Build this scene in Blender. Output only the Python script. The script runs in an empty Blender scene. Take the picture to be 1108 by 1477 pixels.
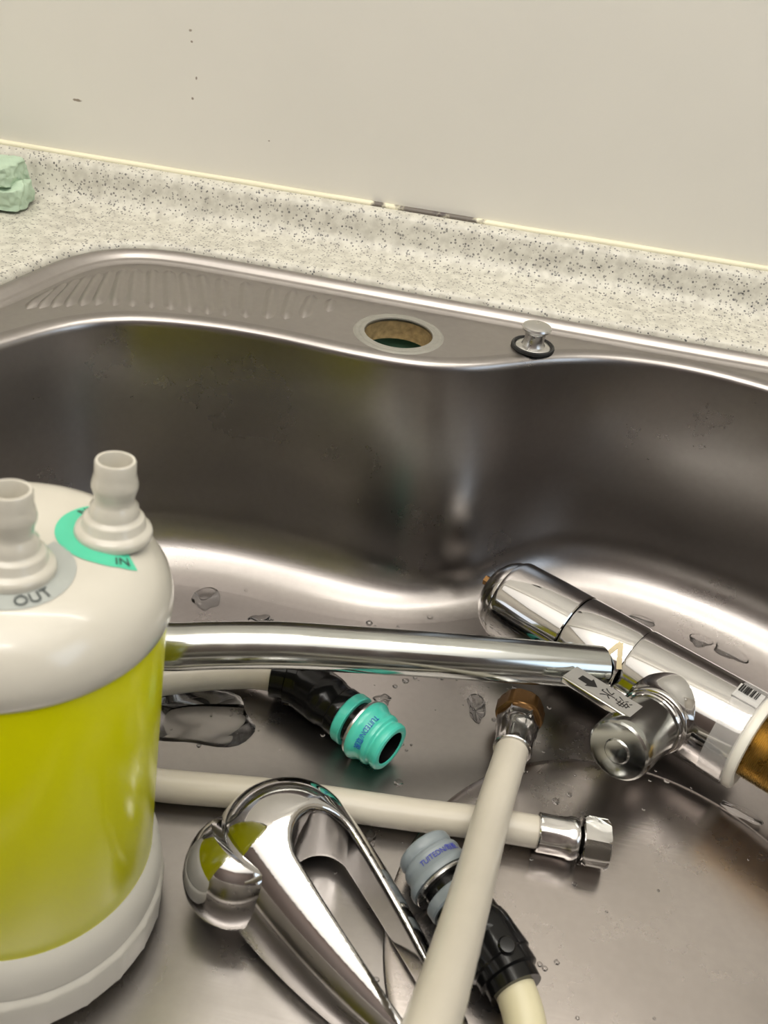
import bpy, bmesh, math, random
from mathutils import Vector, Matrix, Quaternion, noise
random.seed(7)
PI = math.pi
S = bpy.context.scene
COL = S.collection
V = Vector

# ------------------------------------------------------------------ camera
PITCH, ROLL, YAW, FPX = math.radians(36.5), math.radians(7.6), math.radians(5.7), 1250.0
heading = V((-math.sin(YAW), math.cos(YAW), 0))
right0 = V((math.cos(YAW), math.sin(YAW), 0))
fwd = heading * math.cos(PITCH) + V((0, 0, -math.sin(PITCH)))
up0 = heading * math.sin(PITCH) + V((0, 0, math.cos(PITCH)))
cr = right0 * math.cos(ROLL) + up0 * math.sin(ROLL)
cu = up0 * math.cos(ROLL) - right0 * math.sin(ROLL)
cam_data = bpy.data.cameras.new('camera')
cam = bpy.data.objects.new('camera', cam_data)
COL.objects.link(cam)
cam.matrix_world = Matrix(((cr.x, cu.x, -fwd.x, 0), (cr.y, cu.y, -fwd.y, 0), (cr.z, cu.z, -fwd.z, 0.21), (0, 0, 0, 1)))
cam_data.sensor_fit = 'VERTICAL'
cam_data.sensor_height = 24.0
cam_data.lens = 24.0 * FPX / 1477.0
cam_data.clip_start = 0.01
cam_data.dof.use_dof = True
cam_data.dof.focus_distance = 0.47
cam_data.dof.aperture_fstop = cam_data.lens / 2.0        # a 2 mm pupil, as in a phone
S.camera = cam

# ------------------------------------------------------------------ world, lamps, exposure
S.view_settings.view_transform = 'Standard'
S.view_settings.look = 'None'
S.view_settings.gamma = 1.0
S.view_settings.use_curve_mapping = False
S.view_settings.exposure = 0.62
world = bpy.data.worlds.new('world')
S.world = world
world.use_nodes = True
world.node_tree.nodes['Background'].inputs[0].default_value = (0.75, 0.85, 1.0, 1)
world.node_tree.nodes['Background'].inputs[1].default_value = 0.3

def area(name, loc, target, sx, sy, power, col):
    d = bpy.data.lights.new(name, 'AREA')
    d.shape = 'RECTANGLE'; d.size = sx; d.size_y = sy; d.energy = power; d.color = col
    o = bpy.data.objects.new(name, d)
    COL.objects.link(o)
    o.location = loc
    o.rotation_euler = (V(target) - V(loc)).to_track_quat('-Z', 'Y').to_euler()
    return o
area('ceiling_lamp', (-0.10, -0.20, 1.46), (-0.10, -0.19, 0), 3.0, 1.4, 8.0, (1.0, 0.965, 0.91))
area('added_bounce_fill', (-0.10, -0.20, 0.95), (-0.10, -0.19, 1.5), 1.6, 0.6, 17.0, (1.0, 0.965, 0.91))  # added fill, aimed up so the ceiling gives soft gradients in the chrome
area('ceiling_tube', (-0.15, -0.50, 1.43), (-0.15, -0.49, 0), 1.2, 0.05, 4.0, (1.0, 0.97, 0.93))
area('under_cabinet_lamp', (0.10, 0.36, 0.62), (0.10, 0.30, 0), 0.60, 0.018, 0.6, (1.0, 0.96, 0.88))
area('window_daylight', (1.42, -0.35, 0.65), (0, 0.0, 0.1), 0.7, 0.8, 3.0, (0.60, 0.78, 1.0))
area('window_daylight_left', (-1.62, -0.55, 0.35), (0, 0.0, 0.0), 0.45, 0.7, 0.8, (0.72, 0.84, 1.0))

S.cycles.max_bounces = 10
S.cycles.glossy_bounces = 8
S.cycles.transmission_bounces = 8
S.cycles.caustics_reflective = True
S.cycles.sample_clamp_indirect = 6.0
S.cycles.use_denoising = True

# ------------------------------------------------------------------ materials
def new_mat(name):
    m = bpy.data.materials.new(name)
    m.use_nodes = True
    nt = m.node_tree
    return m, nt, nt.nodes['Principled BSDF']

def simple(name, col, rough=0.5, metal=0.0, spec=0.5, coat=0.0, nscale=0, nvar=0.0, bump=0.0, rvar=0.0, **kw):
    m, nt, b = new_mat(name)
    N, Lk = nt.nodes, nt.links
    b.inputs['Base Color'].default_value = (*col, 1)
    b.inputs['Roughness'].default_value = rough
    b.inputs['Metallic'].default_value = metal
    b.inputs['Specular IOR Level'].default_value = spec
    b.inputs['Coat Weight'].default_value = coat
    b.inputs['Coat Roughness'].default_value = 0.08
    for k, v in kw.items():
        b.inputs[k].default_value = v
    if nscale:
        tc = N.new('ShaderNodeTexCoord'); nz = N.new('ShaderNodeTexNoise')
        nz.inputs['Scale'].default_value = nscale
        nz.inputs['Detail'].default_value = 5
        Lk.new(tc.outputs['Object'], nz.inputs['Vector'])
        if nvar:
            mx = N.new('ShaderNodeMix'); mx.data_type = 'RGBA'
            mx.inputs['A'].default_value = (*[c * (1 - nvar) for c in col], 1)
            mx.inputs['B'].default_value = (*[min(1, c * (1 + nvar)) for c in col], 1)
            Lk.new(nz.outputs['Fac'], mx.inputs['Factor'])
            Lk.new(mx.outputs['Result'], b.inputs['Base Color'])
        if rvar:
            mr = N.new('ShaderNodeMapRange')
            mr.inputs['From Min'].default_value = 0.3; mr.inputs['From Max'].default_value = 0.7
            mr.inputs['To Min'].default_value = max(0, rough - rvar); mr.inputs['To Max'].default_value = rough + rvar
            Lk.new(nz.outputs['Fac'], mr.inputs['Value'])
            Lk.new(mr.outputs['Result'], b.inputs['Roughness'])
        if bump:
            bp = N.new('ShaderNodeBump'); bp.inputs['Strength'].default_value = bump; bp.inputs['Distance'].default_value = 0.001
            Lk.new(nz.outputs['Fac'], bp.inputs['Height'])
            Lk.new(bp.outputs['Normal'], b.inputs['Normal'])
    return m

def steel(name, col, rough, rvar, scratch=0.12):
    """satin stainless steel with water stains and fine scratches"""
    m, nt, b = new_mat(name)
    N, Lk = nt.nodes, nt.links
    b.inputs['Metallic'].default_value = 1.0
    tc = N.new('ShaderNodeTexCoord')
    big = N.new('ShaderNodeTexNoise'); big.inputs['Scale'].default_value = 14; big.inputs['Detail'].default_value = 6; big.inputs['Roughness'].default_value = 0.65
    fine = N.new('ShaderNodeTexNoise'); fine.inputs['Scale'].default_value = 260; fine.inputs['Detail'].default_value = 3
    mp = N.new('ShaderNodeMapping'); mp.inputs['Scale'].default_value = (30, 900, 900); mp.inputs['Rotation'].default_value = (0, 0, 0.35)
    scr = N.new('ShaderNodeTexNoise'); scr.inputs['Scale'].default_value = 1.0; scr.inputs['Detail'].default_value = 2
    Lk.new(tc.outputs['Object'], big.inputs['Vector']); Lk.new(tc.outputs['Object'], fine.inputs['Vector'])
    Lk.new(tc.outputs['Object'], mp.inputs['Vector']); Lk.new(mp.outputs['Vector'], scr.inputs['Vector'])
    mr = N.new('ShaderNodeMapRange')
    mr.inputs['From Min'].default_value = 0.3; mr.inputs['From Max'].default_value = 0.7
    mr.inputs['To Min'].default_value = rough - rvar; mr.inputs['To Max'].default_value = rough + rvar
    Lk.new(big.outputs['Fac'], mr.inputs['Value']); Lk.new(mr.outputs['Result'], b.inputs['Roughness'])
    mx = N.new('ShaderNodeMix'); mx.data_type = 'RGBA'
    mx.inputs['A'].default_value = (*[c * 0.80 for c in col], 1); mx.inputs['B'].default_value = (*[min(1, c * 1.15) for c in col], 1)
    cmb = N.new('ShaderNodeMath'); cmb.operation = 'MULTIPLY_ADD'; cmb.inputs[1].default_value = 0.35
    Lk.new(fine.outputs['Fac'], cmb.inputs[0])
    sc2 = N.new('ShaderNodeMath'); sc2.operation = 'MULTIPLY'; sc2.inputs[1].default_value = 0.65
    Lk.new(big.outputs['Fac'], sc2.inputs[0]); Lk.new(sc2.outputs[0], cmb.inputs[2])
    Lk.new(cmb.outputs[0], mx.inputs['Factor']); Lk.new(mx.outputs['Result'], b.inputs['Base Color'])
    bp = N.new('ShaderNodeBump'); bp.inputs['Strength'].default_value = scratch; bp.inputs['Distance'].default_value = 0.0002
    Lk.new(scr.outputs['Fac'], bp.inputs['Height']); Lk.new(bp.outputs['Normal'], b.inputs['Normal'])
    return m

def speckle_mat():
    """pale artificial stone with grey and black flecks"""
    m, nt, b = new_mat('speckled_stone')
    N, Lk = nt.nodes, nt.links
    tc = N.new('ShaderNodeTexCoord')
    base = N.new('ShaderNodeTexNoise'); base.inputs['Scale'].default_value = 150; base.inputs['Detail'].default_value = 4
    Lk.new(tc.outputs['Object'], base.inputs['Vector'])
    mx = N.new('ShaderNodeMix'); mx.data_type = 'RGBA'
    mx.inputs['A'].default_value = (0.47, 0.45, 0.385, 1); mx.inputs['B'].default_value = (0.61, 0.59, 0.51, 1)
    r0 = N.new('ShaderNodeMapRange'); r0.inputs['From Min'].default_value = 0.35; r0.inputs['From Max'].default_value = 0.6
    Lk.new(base.outputs['Fac'], r0.inputs['Value']); Lk.new(r0.outputs['Result'], mx.inputs['Factor'])
    prev = mx.outputs['Result']
    for scale, thr, col in ((620, 0.34, (0.25, 0.24, 0.215)), (520, 0.24, (0.14, 0.135, 0.13)), (330, 0.13, (0.04, 0.04, 0.045))):
        vo = N.new('ShaderNodeTexVoronoi'); vo.inputs['Scale'].default_value = scale; vo.inputs['Randomness'].default_value = 1.0
        Lk.new(tc.outputs['Object'], vo.inputs['Vector'])
        # only some of the cells hold a fleck
        sp = N.new('ShaderNodeSeparateColor'); Lk.new(vo.outputs['Color'], sp.inputs['Color'])
        gt = N.new('ShaderNodeMath'); gt.operation = 'GREATER_THAN'; gt.inputs[1].default_value = 0.55
        Lk.new(sp.outputs['Red'], gt.inputs[0])
        sz = N.new('ShaderNodeMath'); sz.operation = 'MULTIPLY'; sz.inputs[1].default_value = thr * 1.6
        Lk.new(sp.outputs['Green'], sz.inputs[0])
        lt = N.new('ShaderNodeMath'); lt.operation = 'LESS_THAN'
        Lk.new(vo.outputs['Distance'], lt.inputs[0]); Lk.new(sz.outputs[0], lt.inputs[1])
        an = N.new('ShaderNodeMath'); an.operation = 'MULTIPLY'
        Lk.new(gt.outputs[0], an.inputs[0]); Lk.new(lt.outputs[0], an.inputs[1])
        m2 = N.new('ShaderNodeMix'); m2.data_type = 'RGBA'
        m2.inputs['B'].default_value = (*col, 1)
        Lk.new(an.outputs[0], m2.inputs['Factor']); Lk.new(prev, m2.inputs['A'])
        prev = m2.outputs['Result']
    Lk.new(prev, b.inputs['Base Color'])
    b.inputs['Roughness'].default_value = 0.38
    return m

def spots_mat(name, col, rough, spots, spotcol, axis_pair, wob=0.0, nvar=0.04):
    """painted surface with a few small stains at fixed places on it: (u, v, half-length, half-height)"""
    m, nt, b = new_mat(name)
    N, Lk = nt.nodes, nt.links
    tc = N.new('ShaderNodeTexCoord'); sx = N.new('ShaderNodeSeparateXYZ')
    Lk.new(tc.outputs['Object'], sx.inputs[0])
    nz = N.new('ShaderNodeTexNoise'); nz.inputs['Scale'].default_value = 9; nz.inputs['Detail'].default_value = 5
    Lk.new(tc.outputs['Object'], nz.inputs['Vector'])
    fz = N.new('ShaderNodeTexNoise'); fz.inputs['Scale'].default_value = 320; fz.inputs['Detail'].default_value = 4
    Lk.new(tc.outputs['Object'], fz.inputs['Vector'])
    mx = N.new('ShaderNodeMix'); mx.data_type = 'RGBA'
    mx.inputs['A'].default_value = (*[c * (1 - nvar) for c in col], 1); mx.inputs['B'].default_value = (*[c * (1 + nvar) for c in col], 1)
    Lk.new(nz.outputs['Fac'], mx.inputs['Factor'])
    prev = mx.outputs['Result']
    for (u, v, hu, hv) in spots:
        def dist(out, c, h):
            a = N.new('ShaderNodeMath'); a.operation = 'SUBTRACT'; a.inputs[1].default_value = c
            Lk.new(out, a.inputs[0])
            d = N.new('ShaderNodeMath'); d.operation = 'DIVIDE'; d.inputs[1].default_value = h
            Lk.new(a.outputs[0], d.inputs[0])
            p = N.new('ShaderNodeMath'); p.operation = 'POWER'; p.inputs[1].default_value = 2
            ab = N.new('ShaderNodeMath'); ab.operation = 'ABSOLUTE'
            Lk.new(d.outputs[0], ab.inputs[0]); Lk.new(ab.outputs[0], p.inputs[0])
            return p.outputs[0]
        ad = N.new('ShaderNodeMath'); ad.operation = 'ADD'
        Lk.new(dist(sx.outputs[axis_pair[0]], u, hu), ad.inputs[0]); Lk.new(dist(sx.outputs[axis_pair[1]], v, hv), ad.inputs[1])
        aw = N.new('ShaderNodeMath'); aw.operation = 'MULTIPLY_ADD'; aw.inputs[1].default_value = 1.6
        Lk.new(fz.outputs['Fac'], aw.inputs[0]); Lk.new(ad.outputs[0], aw.inputs[2])
        mr = N.new('ShaderNodeMapRange'); mr.inputs['From Min'].default_value = 1.0; mr.inputs['From Max'].default_value = 1.5
        mr.inputs['To Min'].default_value = 0.9; mr.inputs['To Max'].default_value = 0.0
        Lk.new(aw.outputs[0], mr.inputs['Value'])
        m2 = N.new('ShaderNodeMix'); m2.data_type = 'RGBA'; m2.inputs['B'].default_value = (*spotcol, 1)
        Lk.new(mr.outputs['Result'], m2.inputs['Factor']); Lk.new(prev, m2.inputs['A'])
        prev = m2.outputs['Result']
    Lk.new(prev, b.inputs['Base Color'])
    b.inputs['Roughness'].default_value = rough
    return m

M = {}
M['wall'] = spots_mat('cream_wall_panel', (0.76, 0.735, 0.66), 0.42,
    [(-0.2115, 0.118, 0.0016, 0.0012), (-0.211, 0.112, 0.0012, 0.001), (-0.2112, 0.080, 0.001, 0.0012), (-0.2085, 0.092, 0.0009, 0.0013),
     (-0.289, 0.068, 0.004, 0.0011), (-0.161, 0.062, 0.001, 0.0007), (0.160, 0.148, 0.002, 0.001)], (0.22, 0.17, 0.12), (0, 2))
M['plaster'] = simple('painted_plaster', (0.62, 0.585, 0.52), 0.8, nscale=6, nvar=0.05)
M['ceiling'] = simple('ceiling_white', (0.72, 0.70, 0.66), 0.8, nscale=5, nvar=0.03)
M['floorwood'] = simple('wood_floor', (0.25, 0.17, 0.11), 0.45, nscale=12, nvar=0.2)
M['rearwall'] = simple('rear_wall_wood', (0.085, 0.06, 0.052), 0.6, nscale=8, nvar=0.12)
M['stone'] = speckle_mat()
M['caulk'] = spots_mat('cream_caulk', (0.80, 0.75, 0.56), 0.5,
    [(-0.058, 0.034, 0.022, 0.03), (-0.034, 0.034, 0.020, 0.03), (-0.086, 0.034, 0.006, 0.02)], (0.055, 0.04, 0.04), (0, 2), nvar=0.12)
M['steel_deck'] = steel('sink_deck_steel', (0.375, 0.35, 0.335), 0.34, 0.05, 0.06)
M['steel_bowl'] = steel('sink_bowl_steel', (0.318, 0.298, 0.285), 0.29, 0.035, 0.10)
M['steel_cover'] = steel('drain_cover_steel', (0.40, 0.365, 0.345), 0.27, 0.04, 0.12)
M['chrome'] = simple('polished_chrome', (0.54, 0.53, 0.52), 0.07, 1.0, nscale=45, rvar=0.03)
M['chrome_worn'] = simple('water_marked_chrome', (0.44, 0.45, 0.43), 0.16, 1.0, nscale=70, rvar=0.06, nvar=0.10)
M['brushed'] = simple('brushed_nickel', (0.58, 0.57, 0.55), 0.30, 1.0, nscale=150, rvar=0.06)
M['nut_steel'] = simple('nut_steel', (0.62, 0.61, 0.60), 0.16, 1.0, nscale=200, rvar=0.07, nvar=0.08)
M['brass'] = simple('thread_brass', (0.56, 0.43, 0.20), 0.30, 1.0, nscale=160, rvar=0.1, nvar=0.15)
M['old_brass'] = simple('tarnished_brass', (0.20, 0.105, 0.035), 0.36, 0.75, nscale=180, rvar=0.1, nvar=0.35)
M['cream'] = simple('cream_plastic', (0.565, 0.535, 0.46), 0.22, coat=0.3, nscale=25, nvar=0.03)
M['white_pl'] = simple('off_white_plastic', (0.57, 0.55, 0.49), 0.35, nscale=30, nvar=0.04)
M['yellow'] = simple('lime_yellow_film', (0.64, 0.63, 0.0), 0.22, coat=0.12, spec=0.35, nscale=14, nvar=0.03)
M['film'] = simple('clear_film_edge', (0.80, 0.80, 0.82), 0.15, nscale=20, nvar=0.02)
M['green_lab'] = simple('green_sticker', (0.075, 0.52, 0.325), 0.3, nscale=40, nvar=0.05)
M['grey_lab'] = simple('grey_sticker', (0.36, 0.38, 0.355), 0.3, nscale=40, nvar=0.05)
M['ink'] = simple('dark_ink', (0.04, 0.05, 0.05), 0.5, nscale=50, nvar=0.1)
M['black_ink'] = simple('black_ink', (0.012, 0.011, 0.010), 0.4, nscale=50, nvar=0.1)
M['blue_ink'] = simple('blue_ink', (0.010, 0.075, 0.42), 0.4, nscale=50, nvar=0.1)
M['navy_ink'] = simple('navy_ink', (0.03, 0.04, 0.36), 0.4, nscale=50, nvar=0.1)
M['teal'] = simple('teal_plastic', (0.07, 0.53, 0.41), 0.28, coat=0.2, nscale=40, nvar=0.04)
M['grey_pl'] = simple('grey_plastic', (0.22, 0.255, 0.275), 0.32, nscale=40, nvar=0.05)
M['black'] = simple('black_plastic', (0.005, 0.005, 0.005), 0.17, spec=0.25, nscale=60, rvar=0.05, nvar=0.2)
M['rubber'] = simple('black_rubber', (0.012, 0.012, 0.012), 0.5, nscale=80, nvar=0.2)
M['hose'] = simple('white_hose_plastic', (0.53, 0.49, 0.41), 0.33, nscale=60, nvar=0.05, bump=0.05)
M['hose_y'] = simple('cream_hose_plastic', (0.62, 0.57, 0.38), 0.35, nscale=60, nvar=0.05)
M['washer'] = simple('white_washer', (0.74, 0.72, 0.64), 0.35, nscale=60, nvar=0.04)
M['plate'] = simple('silver_label_plate', (0.50, 0.49, 0.46), 0.30, 0.55, nscale=100, nvar=0.03)
M['cloth'] = simple('mint_microfibre', (0.44, 0.56, 0.42), 0.95, nscale=55, nvar=0.22, bump=0.5)
M['residue'] = simple('limescale_ring', (0.27, 0.26, 0.225), 0.55, 0.3, nscale=220, nvar=0.18, bump=0.2)
M['chip'] = simple('raw_chipboard', (0.42, 0.29, 0.13), 0.9, nscale=260, nvar=0.6, bump=0.6)
M['green_under'] = simple('green_underside', (0.09, 0.17, 0.115), 0.6, nscale=20, nvar=0.15)
M['tie'] = simple('yellowed_tape_scrap', (0.62, 0.52, 0.32), 0.5, nscale=80, nvar=0.1)
M['tape'] = simple('frosted_clear_tape', (0.85, 0.84, 0.82), 0.25, nscale=80, nvar=0.05, Alpha=0.14)
M['barcode'] = simple('barcode_sticker', (0.52, 0.51, 0.49), 0.4, nscale=60, nvar=0.04)
def water_mat():
    """thin clear water: mostly see-through, with a surface gloss that grows at grazing angles"""
    m, nt, b = new_mat('clear_water')
    N, Lk = nt.nodes, nt.links
    fr = N.new('ShaderNodeFresnel'); fr.inputs['IOR'].default_value = 1.33
    tr = N.new('ShaderNodeBsdfTransparent'); tr.inputs['Color'].default_value = (0.97, 0.97, 0.97, 1)
    gl = N.new('ShaderNodeBsdfGlossy'); gl.inputs['Roughness'].default_value = 0.02
    mx = N.new('ShaderNodeMixShader')
    Lk.new(fr.outputs[0], mx.inputs[0]); Lk.new(tr.outputs[0], mx.inputs[1]); Lk.new(gl.outputs[0], mx.inputs[2])
    Lk.new(mx.outputs[0], N['Material Output'].inputs['Surface'])
    return m
M['water'] = water_mat()
M['wood_cab'] = simple('cabinet_front', (0.42, 0.30, 0.24), 0.4, nscale=10, nvar=0.12)

# ------------------------------------------------------------------ mesh helpers
ROOTM = {}
def thing(name, label, cat, loc, rot=None, group=None):
    o = bpy.data.objects.new(name, None)
    COL.objects.link(o)
    o.empty_display_size = 0.01
    o.location = loc
    m = Matrix.Translation(V(loc))
    if rot is not None:
        o.rotation_mode = 'QUATERNION'; o.rotation_quaternion = rot
        m = m @ rot.to_matrix().to_4x4()
    ROOTM[o.name] = m
    o['label'] = label; o['category'] = cat
    if group: o['group'] = group
    return o

def tag(o, label=None, cat=None, group=None, kind=None):
    if label: o['label'] = label
    if cat: o['category'] = cat
    if group: o['group'] = group
    if kind: o['kind'] = kind
    return o

def obj(name, geo, mat, parent=None, local=False, sharp=40, label=None, flat=False):
    """link (verts, faces) as one mesh object; verts are in world space unless local"""
    vs, fs = geo
    me = bpy.data.meshes.new(name)
    vs = [V(v) for v in vs]
    if parent is not None:
        pm = ROOTM[parent.name]
        if not local:
            inv = pm.inverted()
            vs = [inv @ v for v in vs]
    me.from_pydata([tuple(v) for v in vs], [], fs)
    bm = bmesh.new(); bm.from_mesh(me)
    bmesh.ops.recalc_face_normals(bm, faces=bm.faces)
    bm.to_mesh(me); bm.free()
    if not flat:
        me.shade_smooth()
        if sharp: me.set_sharp_from_angle(angle=math.radians(sharp))
    mats = mat if isinstance(mat, (list, tuple)) else [mat]
    for x in mats: me.materials.append(x)
    o = bpy.data.objects.new(name, me)
    COL.objects.link(o)
    if parent is not None:
        o.parent = parent
        ROOTM[o.name] = ROOTM[parent.name]
    if label: o['label'] = label
    return o

def join(*gs):
    vs, fs = [], []
    for v, f in gs:
        k = len(vs); vs += list(v); fs += [tuple(i + k for i in q) for q in f]
    return vs, fs

def frame(axis, ref=None):
    z = V(axis).normalized()
    r = V(ref) if ref is not None else (V((0, 0, 1)) if abs(z.z) < 0.9 else V((1, 0, 0)))
    x = (r - z * r.dot(z)).normalized()
    return x, z.cross(x), z

def lathe(prof, origin=(0, 0, 0), axis=(0, 0, 1), seg=48, ref=None, a0=0.0, a1=2 * PI, rfun=None):
    """profile of (radius, distance along axis); r = 0 makes a pole"""
    o = V(origin); x, y, z = frame(axis, ref)
    full = abs(a1 - a0 - 2 * PI) < 1e-6
    n = seg if full else seg + 1
    vs, rings = [], []
    for (r, t) in prof:
        if r <= 1e-9:
            rings.append([len(vs)]); vs.append(o + z * t); continue
        ring = []
        for i in range(n):
            a = a0 + (a1 - a0) * i / seg
            rr = rfun(r, t, a) if rfun else r
            ring.append(len(vs)); vs.append(o + z * t + (x * math.cos(a) + y * math.sin(a)) * rr)
        rings.append(ring)
    fs = []
    for p, q in zip(rings, rings[1:]):
        m = n if full else n - 1
        for i in range(m):
            j = (i + 1) % n
            if len(p) == 1 and len(q) == 1: continue
            if len(p) == 1: fs.append((p[0], q[i], q[j]))
            elif len(q) == 1: fs.append((p[i], p[j], q[0]))
            else: fs.append((p[i], p[j], q[j], q[i]))
    return vs, fs

def catmull(pts, n=8, closed=False):
    P = [V(p) for p in pts]; out = []
    m = len(P)
    rng = range(m) if closed else range(m - 1)
    for i in rng:
        if closed: a, b, c, d = P[(i - 1) % m], P[i], P[(i + 1) % m], P[(i + 2) % m]
        else:
            b, c = P[i], P[i + 1]
            a = P[i - 1] if i else b * 2 - c
            d = P[i + 2] if i + 2 < m else c * 2 - b
        # centripetal parametrisation keeps uneven spacing smooth
        t0 = 0; t1 = t0 + max((b - a).length, 1e-9) ** .5; t2 = t1 + max((c - b).length, 1e-9) ** .5; t3 = t2 + max((d - c).length, 1e-9) ** .5
        for k in range(n):
            t = t1 + (t2 - t1) * k / n
            A1 = a * ((t1 - t) / (t1 - t0)) + b * ((t - t0) / (t1 - t0))
            A2 = b * ((t2 - t) / (t2 - t1)) + c * ((t - t1) / (t2 - t1))
            A3 = c * ((t3 - t) / (t3 - t2)) + d * ((t - t2) / (t3 - t2))
            B1 = A1 * ((t2 - t) / (t2 - t0)) + A2 * ((t - t0) / (t2 - t0))
            B2 = A2 * ((t3 - t) / (t3 - t1)) + A3 * ((t - t1) / (t3 - t1))
            out.append(B1 * ((t2 - t) / (t2 - t1)) + B2 * ((t - t1) / (t2 - t1)))
    if not closed: out.append(P[-1])
    return out

def tube(path, r, seg=24, caps=True, jitter=0.0):
    """sweep a circle along a path (radius a number or a list per point)"""
    P = [V(p) for p in path]; n = len(P)
    R = r if isinstance(r, (list, tuple)) else [r] * n
    T = [(P[min(i + 1, n - 1)] - P[max(i - 1, 0)]).normalized() for i in range(n)]
    x, y, z = frame(T[0])
    vs, fs = [], []
    for i in range(n):
        x = (x - T[i] * x.dot(T[i])).normalized(); y = T[i].cross(x)
        for k in range(seg):
            a = 2 * PI * k / seg
            q = P[i] + (x * math.cos(a) + y * math.sin(a)) * R[i]
            if jitter: q += (q - P[i]).normalized() * jitter * noise.noise(q * 220)
            vs.append(q)
    for i in range(n - 1):
        for k in range(seg):
            j = (k + 1) % seg
            fs.append((i * seg + k, i * seg + j, (i + 1) * seg + j, (i + 1) * seg + k))
    if caps:
        fs.append(tuple(reversed(range(seg)))); fs.append(tuple((n - 1) * seg + k for k in range(seg)))
    return vs, fs

def pipe_open(path, r, wall, seg=32):
    """a hollow pipe with a visible bore at both ends"""
    P = [V(p) for p in path]
    a = tube(P, r, seg, caps=False); b = tube(P, r - wall, seg, caps=False)
    n = len(P); k0 = len(a[0])
    vs, fs = join(a, b)
    for e in (0, n - 1):
        for k in range(seg):
            j = (k + 1) % seg
            fs.append((e * seg + k, e * seg + j, k0 + e * seg + j, k0 + e * seg + k))
    return vs, fs

def boxg(c, half, X=(1, 0, 0), Y=(0, 1, 0), Z=(0, 0, 1)):
    c, X, Y, Z = V(c), V(X), V(Y), V(Z)
    vs = [c + X * (sx * half[0]) + Y * (sy * half[1]) + Z * (sz * half[2]) for sx in (-1, 1) for sy in (-1, 1) for sz in (-1, 1)]
    return vs, [(0, 1, 3, 2), (4, 6, 7, 5), (0, 4, 5, 1), (2, 3, 7, 6), (0, 2, 6, 4), (1, 5, 7, 3)]

def bevel_obj(o, w, seg=3):
    m = o.modifiers.new('bevel', 'BEVEL'); m.width = w; m.segments = seg; m.limit_method = 'ANGLE'
    return o

def hexnut(origin, axis, rad, length, chamfer=0.0016, hole=0.0, ref=None, seg=72):
    """hexagonal nut across the corners = 2 * rad with rounded chamfers at both ends"""
    def rf(r, t, a):
        h = (a + PI / 6) % (PI / 3) - PI / 6
        flat = rad * math.cos(PI / 6) / math.cos(h)
        return min(flat, r)
    pr = [(hole, 0.0), (rad * 0.80, 0.0), (rad * 0.90, chamfer * 0.35), (rad * 1.0, chamfer * 1.3), (rad * 1.0, length - chamfer * 1.3), (rad * 0.90, length - chamfer * 0.35), (rad * 0.80, length), (hole, length)]
    return lathe(pr, origin, axis, seg, ref, rfun=rf)

def text_geo(s, size, depth=0.00012, width=1.0):
    cu_ = bpy.data.curves.new('lettering', 'FONT')
    cu_.body = s; cu_.size = size; cu_.align_x = 'CENTER'; cu_.align_y = 'CENTER'
    cu_.extrude = depth; cu_.resolution_u = 4
    to = bpy.data.objects.new('lettering', cu_)
    COL.objects.link(to)
    dg = bpy.context.evaluated_depsgraph_get()
    me = bpy.data.meshes.new_from_object(to.evaluated_get(dg))
    g = ([V((v.co.x * width, v.co.y, v.co.z)) for v in me.vertices], [tuple(p.vertices) for p in me.polygons])
    bpy.data.objects.remove(to); bpy.data.curves.remove(cu_); bpy.data.meshes.remove(me)
    return g

def wrap(g, fn):
    return [fn(v) for v in g[0]], g[1]

FZ = -0.155                      # level of the sink's floor; the deck is z = 0

# ------------------------------------------------------------------ room shell
def wallbox(name, lo, hi, mat):
    c = [(a + b) / 2 for a, b in zip(lo, hi)]; h = [(b - a) / 2 for a, b in zip(lo, hi)]
    o = obj(name, boxg(c, h), mat, flat=True)
    o['kind'] = 'structure'
    return o
wallbox('wall_back', (-1.7, 0.565, -0.85), (1.5, 0.63, 1.5), M['wall'])
wallbox('wall_left', (-1.76, -0.95, -0.85), (-1.7, 0.63, 1.5), M['plaster'])
wallbox('wall_right', (1.5, -0.95, -0.85), (1.56, 0.63, 1.5), M['plaster'])
wallbox('wall_front', (-1.76, -1.01, -0.85), (1.56, -0.95, 1.5), M['rearwall'])  # unseen wall, set close and dark to darken reflections in the steel
wallbox('ceiling', (-1.76, -1.01, 1.5), (1.56, 0.63, 1.56), M['ceiling'])
wallbox('floor', (-1.76, -1.01, -0.91), (1.56, 0.63, -0.85), M['floorwood'])
# bead of sealant where the splash meets the wall
bead = [(-1.69 + i * 0.02, 0.5632 + 0.0002 * noise.noise(V((i * 0.7, 0, 0))), 0.0338 + 0.0004 * noise.noise(V((i * 0.3, 3, 0)))) for i in range(150)]
tr = obj('trim_1', tube(bead, [0.0022 + 0.0003 * noise.noise(V((i * 0.37, 7, 0))) for i in range(150)], 10), M['caulk'])
tag(tr, 'cream sealant bead with a dark mouldy stretch between splash and wall', kind='structure')

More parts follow.
